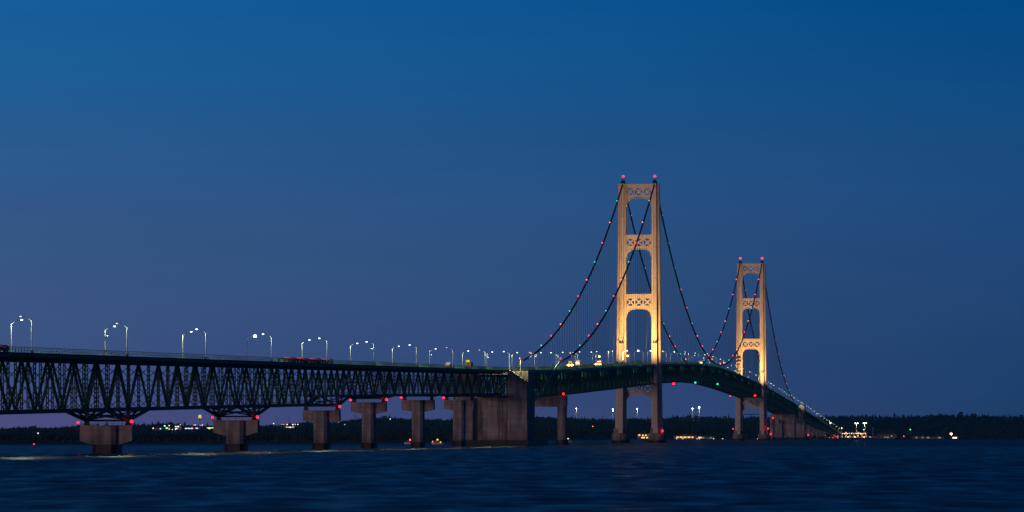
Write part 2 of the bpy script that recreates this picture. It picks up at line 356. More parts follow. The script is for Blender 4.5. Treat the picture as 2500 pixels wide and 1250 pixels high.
# ------------------------------------------------------------------ suspended stiffening truss spans
def susp_span(t0, t1, n, label, mode, ta=None, ends=(0,0)):
    root = bthing('suspended_span', label, 'bridge span', t0, group='suspended deck spans')
    L = t1-t0; p = L/n; T = lambda i: t0+p*i; zt = lambda i: road(T(i))-1.35; zb = lambda i: road(T(i))-12.9; S = 10.35
    e0, e1 = ends
    for s in (-S, S):
        q = [(s, max(e0, min(L-e1, p*i)), 0) for i in range(n+1)]
        MB().sweep([(s, y, road(t0+y)-1.35) for _, y, _ in q], .8, .9).build('top_chord', GREEN2, root)
        MB().sweep([(s, y, road(t0+y)-12.9) for _, y, _ in q], .8, .9).build('bottom_chord', GREEN, root)
        single = mode == 'parts' or (mode == 'near' and s > 0)
        bv, bd = MB(), MB()
        for i in range(n+1):
            y = p*i
            if e0 <= y <= L-e1:
                if single: MB().box(s-.3, s+.3, y-.35, y+.35, zb(i)+.4, zt(i)-.4).build('vertical', GREEN2, root)
                else: bv.box(s-.3, s+.3, y-.35, y+.35, zb(i)+.4, zt(i)-.4)
            if i < n and e0 <= y and y+p <= L-e1+.1:
                a, b2 = ((s,y,zb(i)),(s,y+p,zt(i+1))) if i % 2 == 0 else ((s,y,zt(i)),(s,y+p,zb(i+1)))
                if single: MB().beam(a, b2, .55, .6).build('diagonal', GREEN2, root)
                else: bd.beam(a, b2, .55, .6)
        if not single:
            o = bv.build('verticals', GREEN2, root); o2 = bd.build('diagonals', GREEN2, root)
            o['kind'] = 'stuff'; o2['kind'] = 'stuff'
    b = MB()
    for i in range(n):
        if not (e0 <= p*i <= L-e1): continue
        b.box(-S, S, p*i-.25, p*i+.25, zb(i)-.25, zb(i)+.35)
        if i % 2 == 0 and p*(i+2) <= L-e1:
            b.beam((-S, p*i, zb(i)), (S, p*(i+2), zb(min(i+2,n))), .5, .4); b.beam((S, p*i, zb(i)-.03), (-S, p*(i+2), zb(min(i+2,n))-.03), .5, .4)
        b.beam((-S, p*i, zb(i)+.3), (0, p*i, zt(i)-1.8), .35, .35); b.beam((S, p*i, zb(i)+.3), (0, p*i, zt(i)-1.8), .35, .35)
        b.box(-S, S, p*i-.3, p*i+.3, zt(i)-1.9, zt(i)-.2)
    b.build('cross_frames', GREEN, root)
    deck(root, t0, t1, t0, 8.2)
    q = [t0+max(e0, min(L-e1, p*i)) for i in range(n+1)]
    for s in (-8.15, 8.15): railing(root, t0+e0, t1-e1, t0, s, 2.0, full=(t0 < 1100))
    for s in (-10.35, 10.35): MB().sweep([(s, t-t0, road(t)-.55) for t in q], .5, .55).build('coping_rail', RAIL, root)
    return root
susp_span(-711, -549, 13, 'short dark deck span between the near anchorage and the portal bent', 'parts', ends=(0,0))
susp_span(-549, 0, 45, 'deck span hung left of the nearer tower, rising to the right', 'parts', ends=(0,6.5))
ms = susp_span(0, 1158, 95, 'long arching main span between the two tall towers', 'near', ends=(6.5,6.5))
fs_ = susp_span(1158, 1707, 45, 'deck span dropping right behind the farther tower', 'none', ends=(6.5,0))
susp_span(1707, 1836, 11, 'small far deck span just before the distant anchorage', 'none', ends=(0,0))
for (t, s, dz, em, r, lab) in ((143,10.6,-13.9,E_REDN,.75,'red'),(336,10.6,-13.9,E_GRN,.8,'green'),(560,10.9,-13.9,E_GRN,.8,'green'),(1022,-10.6,-14.5,E_REDN,.45,'red'),(1040,10.9,-13.5,E_REDN,.95,'red')):
    link('navigation_lamp', lamp_mesh(em, r), ms, (s, t, road(t)+dz), 0, lab + ' lamp hanging under the main span')
# far approach
def far_approach():
    root = bthing('far_viaduct', 'far approach viaduct descending to the toll plaza shore', 'bridge span', 1866)
    t0, t1, n = 1866, 3160, 104; p = (t1-t0)/n
    dep = lambda t: 12.6 if t < 2400 else max(2.2, 12.6 - (t-2400)*.0165)
    for s in (-7., 7.):
        MB().sweep([(s, p*i, road(t0+p*i)-1.4) for i in range(n+1)], .8, .9).build('top_chord', GREEN, root)
        MB().sweep([(s, p*i, road(t0+p*i)-dep(t0+p*i)) for i in range(n+1)], .9, .9).build('bottom_chord', GREEN, root)
        bd = MB()
        for i in range(n):
            t = t0+p*i; za = road(t)-1.4; zb = road(t)-dep(t); zc = road(t+p)-1.4; zd = road(t+p)-dep(t+p)
            bd.beam((s,p*i,zb if i%2 else za),(s,p*i+p,zc if i%2 else zd), .6, .7); bd.box(s-.3,s+.3,p*i-.4,p*i+.4,zb,za)
        o = bd.build('truss_web', GREEN, root); o['kind'] = 'stuff'
    deck(root, t0, t1, t0, 8.8)
    for s in (-8.7, 8.7): railing(root, t0, t1, t0, s, 10, full=True)
far_approach()
for k, t in enumerate([1960,2065,2170,2275,2380,2485,2590,2695,2800,2905]):
    zt = road(t)-(12.6 if t < 2400 else max(2.2, 12.6-(t-2400)*.0165))-.5
    root = bthing('bridge_pier', '%s pier of the far viaduct, counted from the distant anchorage' % nth(k+1), 'pier', t, group='piers of the far viaduct')
    if zt-2.5 > 3:
        MB().box(-8, 8, -1.5, 1.5, zt-2.5, zt).build('cap', CONC, root)
    MB().prism(oct_poly(7, 5, 1), -3, max(1., zt-2.5)).build('shaft', CONC, root)
# ------------------------------------------------------------------ towers
def plate(name, outline, holes, y0, y1, m, parent):
    cu = bpy.data.curves.new(name, 'CURVE'); cu.dimensions = '2D'; cu.fill_mode = 'BOTH'; cu.extrude = (y1-y0)/2
    for poly in [outline]+holes:
        sp = cu.splines.new('POLY'); sp.points.add(len(poly)-1)
        for i, (x, z) in enumerate(poly): sp.points[i].co = (x, z, 0, 1)
        sp.use_cyclic_u = True
    tmp = bpy.data.objects.new('tmp', cu); col.objects.link(tmp)
    dg = bpy.context.evaluated_depsgraph_get(); me = bpy.data.meshes.new_from_object(tmp.evaluated_get(dg)); me.name = name
    bpy.data.objects.remove(tmp)
    n = len(me.vertices); co = np.empty(n*3); me.vertices.foreach_get('co', co); co = co.reshape(-1,3)
    out = np.stack([co[:,0], -co[:,2]+(y0+y1)/2, co[:,1]], 1); me.vertices.foreach_set('co', out.ravel())
    me.materials.clear(); me.materials.append(m); me.update()
    return link(name, me, parent)
# fluted strut face: fine vertical ribs as bump
def flute(m0):
    m = m0.copy(); m.name = 'fluted ivory paint'; nt = m.node_tree; b = nt.nodes['Principled BSDF']
    tc = nn(nt, 'ShaderNodeTexCoord'); wv = nn(nt, 'ShaderNodeTexWave'); wv.bands_direction = 'X'; wv.inputs['Scale'].default_value = .42; wv.inputs['Distortion'].default_value = 0
    nt.links.new(tc.outputs['Object'], wv.inputs['Vector'])
    bp = nn(nt, 'ShaderNodeBump'); bp.inputs['Strength'].default_value = .5; bp.inputs['Distance'].default_value = .25
    nt.links.new(wv.outputs['Fac'], bp.inputs['Height']); nt.links.new(bp.outputs[0], b.inputs['Normal'])
    return m
FLUTE = flute(IVORY)
XI = 8.35
def outer(z): return np.interp(z, [6, 55, 169], [15.4, 14.45, 13.45])
def leg_ring(z, sg):
    k = np.interp(z, [6, 55, 169], [1.45, 1.2, .95]); o = float(outer(z)); w = o-XI
    c0, c1 = XI+w*.22, XI+w*.64; ys, yc = 2.4*k, 5.9*k
    pts = [(XI,-ys),(c0,-ys),(c0,-yc),(c1,-yc),(c1,-ys),(o-.35,-ys),(o,-ys+.35),(o,ys-.35),(o-.35,ys),(c1,ys),(c1,yc),(c0,yc),(c0,ys),(XI,ys)]
    return [(x*sg, y, z) for x, y in (pts if sg > 0 else pts[::-1])]
def xholes(zc, hw, n=3, pitch=5.5):
    out = []
    for k in range(n):
        cx = (k-(n-1)/2)*pitch; h = hw; g_ = .62; ce = .42
        for a in range(4):
            q = [(-h+g_+.15, h), (h-g_-.15, h), (h-g_-.15-.1, h-.35), (ce*.9, ce+g_*.9), (-ce*.9, ce+g_*.9), (-h+g_+.25, h-.35)]
            ca, sa = [(1,0),(0,1),(-1,0),(0,-1)][a]
            out.append([(cx+x*ca-z*sa, zc+x*sa+z*ca) for x, z in q])
    return out
def strut(root, z_top, x0, x1, z_apex, z_spring, y=1.5):
    W = XI+.02; zc = (x0+x1)/2; hw = (x1-x0)/2
    pts = [(-W, z_top), (-W, z_spring)]
    rise = z_apex-z_spring
    for i in range(1, 24):
        u = -1+2*i/24; pts.append((W*u*.995, z_spring + rise*(1-abs(u)**3.4)**(1/1.9)))
    pts += [(W, z_spring), (W, z_top)]
    plate('portal_strut', pts, xholes(zc, hw), -y, y, FLUTE, root)
    MB().box(-W+.05, W-.05, -y-.35, y+.35, z_top+.01, z_top+.5).build('strut_flange', IVORY, root)
    # bright rim of the arch soffit
    b = MB(); ar = [(x, z) for x, z in pts[1:-1]]
    for (xa, za), (xb, zb_) in zip(ar[:-1], ar[1:]): b.beam((xa, -y-.12, za), (xb, -y-.12, zb_), .25, .35)
    b.build('arch_rim', IVORY, root)
def tower(t, label, which):
    root = bthing('suspension_tower', label, 'bridge tower', t, group='tall ivory suspension towers')
    zs = [6.2, 20, 35, 55, 80, 110, 140, 168.5]
    for sg in (-1, 1):
        MB().loft([leg_ring(z, sg) for z in zs]).build('leg', IVORY, root)
        c = sg*12.0
        ring = lambda r, z: [(c+r*math.cos(2*math.pi*k/28)*1., r*1.25*math.sin(2*math.pi*k/28), z) for k in range(28)]
        MB().loft([ring(5.7, 1.5), ring(5.7, 6.3)]).build('caisson', CONC, root)
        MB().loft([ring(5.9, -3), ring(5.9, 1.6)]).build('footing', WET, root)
        b = MB(); b.box(c-4.1, c+4.1, -5.0, 5.0, 6.3, 9.3); b.build('pedestal', CONC, root)
        # dark plate joint lines
        b = MB()
        for z in (24, 41, 68, 87, 107, 127, 147):
            o = float(outer(z)); k = float(np.interp(z, [6, 55, 169], [1.45, 1.2, .95]))
            w = o-XI; b.box(*sorted((sg*(XI+w*.22-.02), sg*(XI+w*.64+.02))), -5.9*k-.03, -5.9*k+.1, z, z+.14)
        b.build('plate_joint', DARK, root)
        # lamp platform on the front of each leg
        k = 1.17; y = -5.9*k
        b = MB(); b.box(*sorted((sg*9.4, sg*12.7)), y-1.6, y-.05, 64.6, 64.9); b.box(*sorted((sg*9.6, sg*10.3)), y-1.2, y-.4, 64.9, 66.2); b.box(*sorted((sg*11.2, sg*12.)), y-1.2, y-.4, 64.9, 66.0)
        b.build('lamp_platform', DARK, root)
        # saddle housing and beacon
        b = MB(); s = sg*10.35
        b.prism([(s-1.6,-3.2),(s+1.6,-3.2),(s+1.6,3.2),(s-1.6,3.2)], 168.4, 170.8, .55, (s,0)); b.build('saddle_housing', DARK, root)
        b = MB()
        for dx, dy in ((-.8,-.8),(.8,-.8),(.8,.8),(-.8,.8)): b.beam((s+dx,dy,170.6),(s+dx*.3,dy*.3,172.6), .12, .12)
        b.box(s-.4, s+.4, -.4, .4, 172.5, 172.7); b.build('beacon_stand', DARK, root)
        link('beacon', lamp_mesh(E_RED, 1.0 if which else .75, False), root, (s, 0, 173.4))
    strut(root, 167.8, 161.0, 165.6, 159.2, 153.6)
    strut(root, 134.8, 128.0, 132.6, 125.9, 120.8)
    strut(root, 96.2, 89.2, 93.8, 87.0, 81.6)
    strut(root, road(t)-13.6+1.0, 33.0, 37.4, 31.1, 26.6)
    if which == 0: link('navigation_lamp', lamp_mesh(E_REDN, .6), root, (15.9, -6.5, 7.6))
    else:
        link('navigation_lamp', lamp_mesh(E_REDN, .7), root, (16.5, -6.5, 11.2)); link('navigation_lamp', lamp_mesh(E_RED, .6), root, (-16.9, -6.5, 11.))
        b = MB()                                           # painters' scaffold on the near left leg
        for z in np.arange(57, 79, 3.): b.box(-13.9, -9.2, -9.2, -7.0, z, z+.15)
        for x in (-13.9, -11.6, -9.3): b.box(x-.1, x+.1, -9.2, -9., 55, 79)
        b.build('scaffold', DARK, root, label='scaffold on the left leg above the roadway')
        MB().box(-9, 9, -1, 1, 24.6, 25.2).build('work_platform', DARK, root)
    return root
tower(0, 'nearer and taller looking ivory suspension tower with floodlit legs', 0)
tower(1158, 'farther ivory suspension tower, smaller in view, with scaffold on its left leg', 1)
# ------------------------------------------------------------------ main cables
def cable_z(t):
    if t < -549: return 42.0 + (t+549)*.19
    if t <= 0:
        u = -t/549.; return 169.5 + (42.0-169.5)*u - 4*22.5*u*(1-u)
    if t <= 1158: return 61.2 + (169.5-61.2)*((t-579)/579.)**2
    if t <= 1707:
        u = (t-1158)/549.; return 169.5 + (45.2-169.5)*u - 4*21.*u*(1-u)
    return 45.2 - (t-1707)*.2
def cable(s, label):
    root = bthing('main_cable', label, 'cable', 0, s, 0, 'main suspension cables')
    ts = [-711, -630] + list(np.linspace(-549, 0, 46)) + list(np.linspace(0, 1158, 91))[1:] + list(np.linspace(1158, 1707, 46))[1:] + [1836]
    MB().tube([(0, t, cable_z(t)) for t in ts if t > -500], .56, 8).build('strand', CABLE, root)
    MB().tube([(0, t, cable_z(t)) for t in ts if t < -488], .56, 8).build('lit_tone_strand', POLE, root, label='lower end of the cable, lamp light put in as pale colour')  # lamp light on this stretch is painted in as a pale colour
    sus = [-549+12.2*k for k in range(1, 45)] + [12.19*k for k in range(1, 95)] + [1158+12.2*k for k in range(1, 45)]
    rest = MB(); cnt = 0
    for t in sus:
        z0, z1 = road(t)-1.3, cable_z(t)-.3
        if z1-z0 < 1: continue
        if cnt < 100: MB().box(-.075, .075, -.075, .075, z0, z1).build('suspender', WIRE, root, (0, t, 0)); cnt += 1
        else: rest.box(-.08, .08, t-.08, t+.08, z0, z1)
    o = rest.build('suspenders', WIRE, root); o['kind'] = 'stuff'
    cols = [(E_GRN,'green'),(E_AMB,'amber'),(E_RED,'red')]
    lt = [(-42-45.8*k, k) for k in range(12)] + [(56+50.3*k, k+1) for k in range(10)] + [(1158-56-50.3*k, k+1) for k in range(11)] + [(1178+51*k, k) for k in range(11)]
    for t, k in lt:
        em, nm = cols[k % 3]; r = .36 if t < 200 else .42
        link('cable_light', lamp_mesh(em, r), root, (0, t, cable_z(t)+1.6), 0, nm + ' light on the cable')
cable(-10.35, 'left main cable draped over the left legs of both towers')
cable(10.35, 'right main cable draped over the right legs, nearer the viewer')
# ------------------------------------------------------------------ street lamps
PH = 7.6
def make_lamp(em, cam, key):
    root = bpy.data.objects.new('street_lamp', None); col.objects.link(root)
    MB().tube([(0,0,0),(0,0,PH)], .15, 8, .10).build('pole', POLE, root)
    MB().tube([(0,0,PH-.25),(.8,0,PH+.4),(1.5,0,PH+.8),(2.2,0,PH+.95)], .09, 6).build('arm', POLE, root)
    b = MB(); b.prism([(2.1,-.2),(3.1,-.26),(3.1,.26),(2.1,.2)], PH+.93, PH+1.15, .8, (2.6,0)); h = b.build('lamp_head', POLE, root)
    MB().ball((2.65,0,PH+.86), .52 if em is E_STAR else (.28 if em is E_ST2 else .33), 10, 6, .85 if em is E_STAR else .5).build('lens', em, h)
    MB().box(-.25,.25,-.25,.25,-.02,.5).build('base', DARK, root)
    if cam:
        MB().beam((0,0,PH-1.2),(.6,0,PH-1.5), .1, .1).build('camera_bracket', POLE, root)
        MB().ball((.65,0,PH-1.75), .24, 8, 6).build('camera_dome', WHITEP, root)
        MB().box(-.3,.3,-.22,.22,1.2,2.1).build('control_box', POLE, root)
    light('street light', 'SPOT', 4300, (.82, 1., .62), root, (2.5, 0, PH+.55), .18, spot_size=R(163), spot_blend=.12)
    return root
protos = {}
Lts = [-1570,-1471,-1372,-1274,-1176,-1076,-976,-875,-774,-691,-596,-496,-394,-308,-213,-119,-25,55,151,247,343,440,536,632,727,822,917,1012,1107,1200] + [1290+98*k for k in range(20)]
Rts = [-1614,-1516,-1417,-1318,-1219,-1122,-1020,-920,-819,-735,-637,-546,-444,-350,-254,-155,-60,19,114,209,305,401,496,582,667,762,857,952,1047,1142,1242] + [1340+98.6*k for k in range(19)]
star = {('L',3),('L',17)}; dim = {('R',0),('R',1),('R',7),('R',8),('R',10),('R',12)}; cams = {('L',1),('R',5),('L',7),('L',9),('L',11)}
for side, ts, s in (('L', Lts, -8.2), ('R', Rts, 8.2)):
    for k, t in enumerate(ts):
        em = E_STAR if (side,k) in star else (E_ST2 if (side,k) in dim else E_ST)
        key = (em.name, (side,k) in cams)
        if key not in protos: protos[key] = o = make_lamp(em, (side,k) in cams, key)
        else: o = copy_tree(protos[key])
        o.location = P(t, s, road(t)); o.rotation_euler[2] = TH + (0 if side == 'L' else math.pi)
        ex = ', the brightest' if (side,k) == ('L',3) else (', with camera dome' if (side,k) in cams else '')
        tag(o, '%s street lamp from left along the %s kerb%s, arm reaching %s' % (nth(k+1), 'far' if side == 'L' else 'near', ex, 'right' if side == 'L' else 'left'),
            'street lamp', 'street lamps along the bridge deck')
# ------------------------------------------------------------------ floodlights on the towers
def flood(t, s, dz, target, energy, size, label, name):
    z = road(t)+dz; root = thing('floodlight', label, 'floodlight', P(t, s, z), TH, 'floodlights washing the towers')
    b = MB(); b.box(-.3,.3,-.3,.3,-1.2,-.1); b.build('stand', DARK, root)
    b = MB(); b.box(-.5,.5,-.35,.3,-.1,.5); b.build('housing', DARK, root)
    l = bpy.data.lights.new(name, 'SPOT'); l.energy = energy; l.color = (1., .64, .31) if size < 60 else (1., .58, .18); l.spot_size = R(size); l.spot_blend = .9; l.shadow_soft_size = .4
    o = bpy.data.objects.new(name, l); col.objects.link(o); p = P(t, s, z+1.1); o.location = p
    o.rotation_euler = (Vector(target)-p).to_track_quat('-Z', 'Y').to_euler()
FL = 1.0
for T0, nm, k in ((0, 'nearer', 1.), (1158, 'farther', 1.)):
    for sd, w in ((-1, 'before'), (1, 'behind')):
        for s, lr in ((-7.4, 'left'), (7.4, 'right')):
            tt = T0+sd*33; flood(tt, s, 1.4, P(T0, s*1.45, 80), 165000*k*FL, 88, 'floodlight %s the %s tower by the %s kerb' % (w, nm, lr), 'tower wash light')
            tt = T0+sd*70; flood(tt, s, 1.4, P(T0, s*1.35, 142), 135000*k*FL, 44, 'distant floodlight %s the %s tower by the %s kerb' % (w, nm, lr), 'tower top light')
# ------------------------------------------------------------------ vehicles on the deck
def truck(t, s, label, body=WHITEP, L=9., H=3.4, W=2.5, cat='truck', trailer=False, amber=0, marker=None, board=False, front_lit=False):
    root = bthing('truck', label, cat, t, s, road(t)); y = -L/2
    b = MB(); b.box(-W/2, W/2, y+(0 if not trailer else -6), L/2-2.4, .95, H); b.build('cargo_box', body, root)
    b = MB(); b.add([(-W/2+.05,L/2-2.3,.6),(W/2-.05,L/2-2.3,.6),(W/2-.05,L/2,.6),(-W/2+.05,L/2,.6),(-W/2+.1,L/2-2.3,2.9),(W/2-.1,L/2-2.3,2.9),(W/2-.1,L/2-.7,2.9),(-W/2+.1,L/2-.7,2.9)],
        [(0,3,2,1),(4,5,6,7),(0,1,5,4),(1,2,6,5),(2,3,7,6),(3,0,4,7)]); b.build('cab', body, root)
    for yy in ((-L/2+1.2), (-L/2+2.4), (L/2-1.1)):
        for sx in (-1, 1): MB().tube([(sx*(W/2-.4),yy,.5),(sx*(W/2),yy,.5)], .5, 12).build('wheel', TYRE, root)
    e = y+(0 if not trailer else -6)
    for sx in (-1, 1):
        MB().box(sx*.95-.22, sx*.95+.22, e-.08, e, 1.0, 1.3).build('tail_light', E_TAIL, root)
        MB().ball((sx*.85, L/2+.02, .95), .2, 8, 6).build('headlight', E_WINW, root)
    if amber:
        for sx in ((-1, 1) if amber > 1 else (0,)): MB().ball((sx*1.0, e-.3, H*.52), .78, 12, 8, .55).build('warning_lamp', E_AMBV, root)
        MB().box(-.9, .9, L/2-1.9, L/2-1.5, 2.95, 3.2).build('light_bar', E_AMBV, root)
    if marker is not None:
        for k in range(9):
            yy = e+.5+k*(L/2-2.6-e-1.0)/8
            for sx in (-1, 1): MB().box(sx*W/2-.05+(.0), sx*W/2+.05, yy-.16, yy+.16, marker, marker+.22).build('streak_lamp', E_TAIL, root)
    if board:
        b = MB(); b.box(-1.1, 1.1, e-.5, e-.35, 2.6, 3.9); b.box(-.08,.08,e-.45,e-.3,.9,2.6); b.build('sign_board', YELP, root)
        for zz in (3.0, 3.5): MB().box(-.8, .8, e-.56, e-.51, zz, zz+.18).build('board_lamp_row', E_YEL, root)
    return root
def flatbed(t, s, label, L=21., zm=1.32):  # made-up flatbeds whose red lamp rows stand in for tail light streaks
    root = bthing('streak_flatbed', label, 'truck', t, s, road(t), 'made-up flatbed trucks tracing red tail light streaks')
    MB().box(-1.2, 1.2, -L/2, L/2-3, .9, 1.3).build('flat_bed', DARK, root)
    b = MB(); b.box(-1.15, 1.15, L/2-2.8, L/2, .5, 1.5); b.add([(-1.1,L/2-2.6,1.5),(1.1,L/2-2.6,1.5),(1.1,L/2-.6,1.5),(-1.1,L/2-.6,1.5),(-1.,L/2-2.4,1.75),(1.,L/2-2.4,1.75),(1.,L/2-1.2,1.75),(-1.,L/2-1.2,1.75)],[(0,3,2,1),(4,5,6,7),(0,1,5,4),(1,2,6,5),(2,3,7,6),(3,0,4,7)])
    b.build('cab', DARK, root)
    for yy in (-L/2+1.2, -L/2+2.4, L/2-3.6, L/2-1.2):
        for sx in (-1, 1): MB().tube([(sx*.8,yy,.5),(sx*1.15,yy,.5)], .5, 12).build('wheel', TYRE, root)
    n = 12
    for k in range(n):
        yy = -L/2+.3+k*(L-3.8)/(n-1); MB().box(1.0, 1.22, yy-.42, yy+.42, zm-.08, zm+.08).build('streak_lamp', E_TAIL, root)
    return root
for t, lab in ((-1280.5, 'leftmost made-up flatbed truck in the red tail light streak above the railing'), (-1257.5, 'second made-up flatbed truck from left in the red tail light streak'), (-1234.5, 'third made-up flatbed truck from left in the red tail light streak'), (-1211.5, 'rightmost made-up flatbed truck in the red tail light streak above the railing')): flatbed(t, 6.0, lab)
flatbed(-1641, 6.0, 'made-up flatbed truck tracing a red tail light streak cut by the left edge of the picture')
truck(-846, 4.8, 'yellow green work truck with a raised sign board near the anchorage', YELP, L=8, H=2.8, board=True, amber=0)
truck(-862, -2.0, 'small white van beside the yellow green work truck', WHITEP, L=5.6, H=2.2, W=2.0, cat='van')
truck(-452, 5.6, 'work truck blazing with amber warning lamps, left of two on the hung span', ORGP, L=9, H=3.1, amber=2, board=True)
truck(-329, -4., 'tall truck with white roof lamps just beyond the left amber work truck', WHITEP, L=9, H=4.2, amber=1)
truck(-313, 6.0, 'work truck blazing with amber warning lamps, close left of the nearer tower', ORGP, L=8, H=2.6, amber=2)
truck(470, 5., 'white roofed vehicle below the low point of the main cables', WHITEP, L=8, H=3.4, amber=1)
truck(905, 4., 'orange lit vehicle just left of the farther tower', ORGP, L=8, H=3., amber=1)
truck(985, 4., 'dim orange vehicle behind the scaffolded tower leg', ORGP, L=8, H=3.)
for t, s, lab in ((-190, -6.4, 'signal post with amber pink lamp by the left leg of the nearer tower'), (-88, 1., 'signal post with amber pink lamp seen through the nearer tower')):
    root = bthing('signal_post', lab, 'signal', t, s, road(t))
    MB().box(-.08,.08,-.08,.08,0,5.2).build('post', POLE, root); MB().ball((0,-.2,5.4), .6, 10, 6, .8).build('signal_lamp', E_AMBV, root)
# ------------------------------------------------------------------ land across the water
TLx = [-900,-300,0,60,120,180,330,400,500,700,750,800,850,950,1000,1100,1150,1300,1450,1560,1600,1650,1700,1780,1850,1950,2000,2100,2150,2200,2300,2400,2500,2900,3600]
TLy = [1046,1045,1043,1038,1040,1036,1035,1031,1035,1033,1026,1028,1021,1014,1018,1020,1018,1015,1019,1016,1019,1013,1011,1016,1013,1018,1013,1010,1014,1015,1010,1011,1012,1012,1016]
SH, RG = 4300., 6900.
def ridge(px): return (YH-np.interp(px, TLx, TLy))*RG/F + CH - 10.5
def shore(px): return np.interp(px, [-400, 0, 900, 1100, 1300, 1450, 1500], [1900, 2000, 2150, 2500, 3200, 4050, SH])
def land_h(X, Y):
    px = 1250+F*X/np.maximum(Y, 1.); sh = shore(px); u = np.clip((Y-sh)/(RG-sh), 0, 1.25)
    ex = np.interp(px, [0, 900, 1500, 1900, 2050], [2.6, 2.4, 1.3, 1.6, 5.]); e = u**ex
    return np.where(Y < sh, -3.*np.clip((sh-Y)/120, 0, 1), .7 + (ridge(px)-.7)*np.minimum(e, 1.06)*(1-.12*np.clip((Y-RG)/900, 0, 1)))
def landpt(px, py, y0=None, y1=RG):
    best = None
    for Y in np.arange(float(shore(px))+5, y1, 10.):
        X = (px-1250)*Y/F; h = float(land_h(X, Y)); yy = YH-F*(h-CH)/Y
        if yy <= py and h > 1.5: return X, Y, h
        best = (X, Y, h)
    return best
xs = np.linspace(-1700, 2300, 260); ys = np.linspace(1750, 8300, 170)
GX, GY = np.meshgrid(xs, ys); GZ = land_h(GX, GY) + np.where(GY > 5000, rng.normal(0, .35, GX.shape), 0)
def grid_mesh(name, GX, GY, GZ, m, smooth=False):
    h, w = GX.shape; me = bpy.data.meshes.new(name); me.vertices.add(h*w)
    me.vertices.foreach_set('co', np.stack([GX, GY, GZ], -1).astype(np.float32).ravel())
    idx = np.arange(h*w).reshape(h, w); q = np.stack([idx[:-1,:-1], idx[:-1,1:], idx[1:,1:], idx[1:,:-1]], -1).reshape(-1, 4)
    me.loops.add(q.size); me.loops.foreach_set('vertex_index', q.ravel().astype(np.int32))
    me.polygons.add(len(q)); me.polygons.foreach_set('loop_start', np.arange(0, q.size, 4, dtype=np.int32)); me.polygons.foreach_set('loop_total', np.full(len(q), 4, np.int32))
    if smooth: me.polygons.foreach_set('use_smooth', np.ones(len(q), bool))
    me.materials.append(m); me.update(calc_edges=True); o = bpy.data.objects.new(name, me); col.objects.link(o); return o
tag(grid_mesh('far_shore', GX, GY, GZ, LAND), 'dark wooded shore rising behind the bridge', kind='structure')
# ------------------------------------------------------------------ town and shore lights
sight = []                                            # sight lines kept free of trees (clearings): px, py, half width, distance
def building(px, py, w, d, h, rh, label, wins, wm=E_WIN, wall=WALLA, Y=None, win_h=1.6, rz=0., group='lit buildings on the far shore'):
    if Y is None: X, Y, z = landpt(px, py)
    else: X = (px-1250)*Y/F; z = max(.7, float(land_h(X, Y)))
    root = thing('building', label, 'building', (X, Y, z), rz, group)
    MB().box(-w/2, w/2, -d/2, d/2, -2, h).build('wall', wall, root)
    MB().xprism([(-w/2-.5, h+.01), (w/2+.5, h+.01), (0, h+rh)], -d/2-.5, d/2+.5).build('roof', ROOF, root)
    for (x, z0, ww) in wins:
        MB().box(x-ww/2, x+ww/2, -d/2-.08, -d/2+.02, z0, z0+win_h).build('window', wm, root)
    sight.append((px, py-F*h/Y*.5, w*F/Y/2+3, Y)); return root
def area_light(px, py, label, em=E_MAST, hgt=9., r=.9, group='area lights on the far shore', pole=POLE, twin=False, power=0, Y=None, z=None):
    """py is the row of the lamp itself"""
    if Y is None:
        # stand it on the slope where the ground lies hgt below the lamp
        X, Y, gz = landpt(px, py + F*hgt/5600.)
    else: X = (px-1250)*Y/F; gz = float(land_h(X, Y))
    zl = CH+(YH-py)*Y/F
    root = thing('area_light', label, 'area light', (X, Y, gz), 0, group)
    MB().tube([(0,0,-1),(0,0,zl-gz)], .28, 8, .16).build('pole', pole, root)
    if twin:
        MB().box(-2.2, 2.2, -.12, .12, zl-gz-.1, zl-gz+.1).build('cross_arm', pole, root)
        for sx in (-1.9, 1.9): MB().ball((sx, 0, zl-gz-.3), r, 10, 6, .6).build('lamp', em, root)
    else: MB().ball((0,-.3, zl-gz), r, 10, 6, .8).build('lamp', em, root)
    if power: light('area glow %d' % power, 'POINT', power, (1., 1., .7), root, (0, -1.5, zl-gz-1), .5)
    sight.append((px, py, 3.5, Y)); return root
# high masts above the trees
for px, py, Y, lab, em, r in ((1407, 997, 6950, 'high mast light standing alone right of the portal bent', E_MAST, 1.3), (1496, 998.5, 6950, 'high mast light close left of the nearer tower base', E_MAST, 1.3),
        (1555.5, 998, 6950, 'high mast light seen between the legs of the nearer tower', E_MAST, 1.3), (1690.5, 997, 6950, 'smaller left high mast light of the pair between the towers', E_MAST, 1.), (1707, 994.5, 6950, 'brightest high mast light, right one of the pair between the towers', E_MAST, 1.9)):
    area_light(px, py, lab, em, 30, r*.75, 'high mast lights above the treeline', Y=Y, power=30000)
area_light(2091, 1033, 'left twin headed mast light over the toll plaza', E_MAST, 22, .75, 'twin masts at the toll plaza', Y=5750, twin=True, power=20000)
area_light(2111.5, 1032.5, 'right twin headed mast light over the toll plaza', E_MAST, 22, .8, 'twin masts at the toll plaza', Y=5740, twin=True, power=20000)
area_light(2027.5, 1033, 'mast light beside the lower end of the far viaduct', E_MAST, 20, 1.0, Y=5700)
area_light(2131, 1044.5, 'unlit grey lamp mast right of the toll plaza', POLE, 16, .8, Y=5650)
area_light(2109, 1049, 'round lamp just under the right twin mast', E_WINW, 10, .9, Y=5700)
area_light(2055, 1045, 'round lamp at the foot of the far viaduct', E_WINW, 12, 1.1, Y=5680)
area_light(2322, 1059, 'blazing orange lamp alone on the right shore', E_ORST, 9, 1.6, Y=4500, power=2000)
area_light(2222.5, 1048.5, 'small green lamp high on the wooded right slope', E_G, 8, .7)
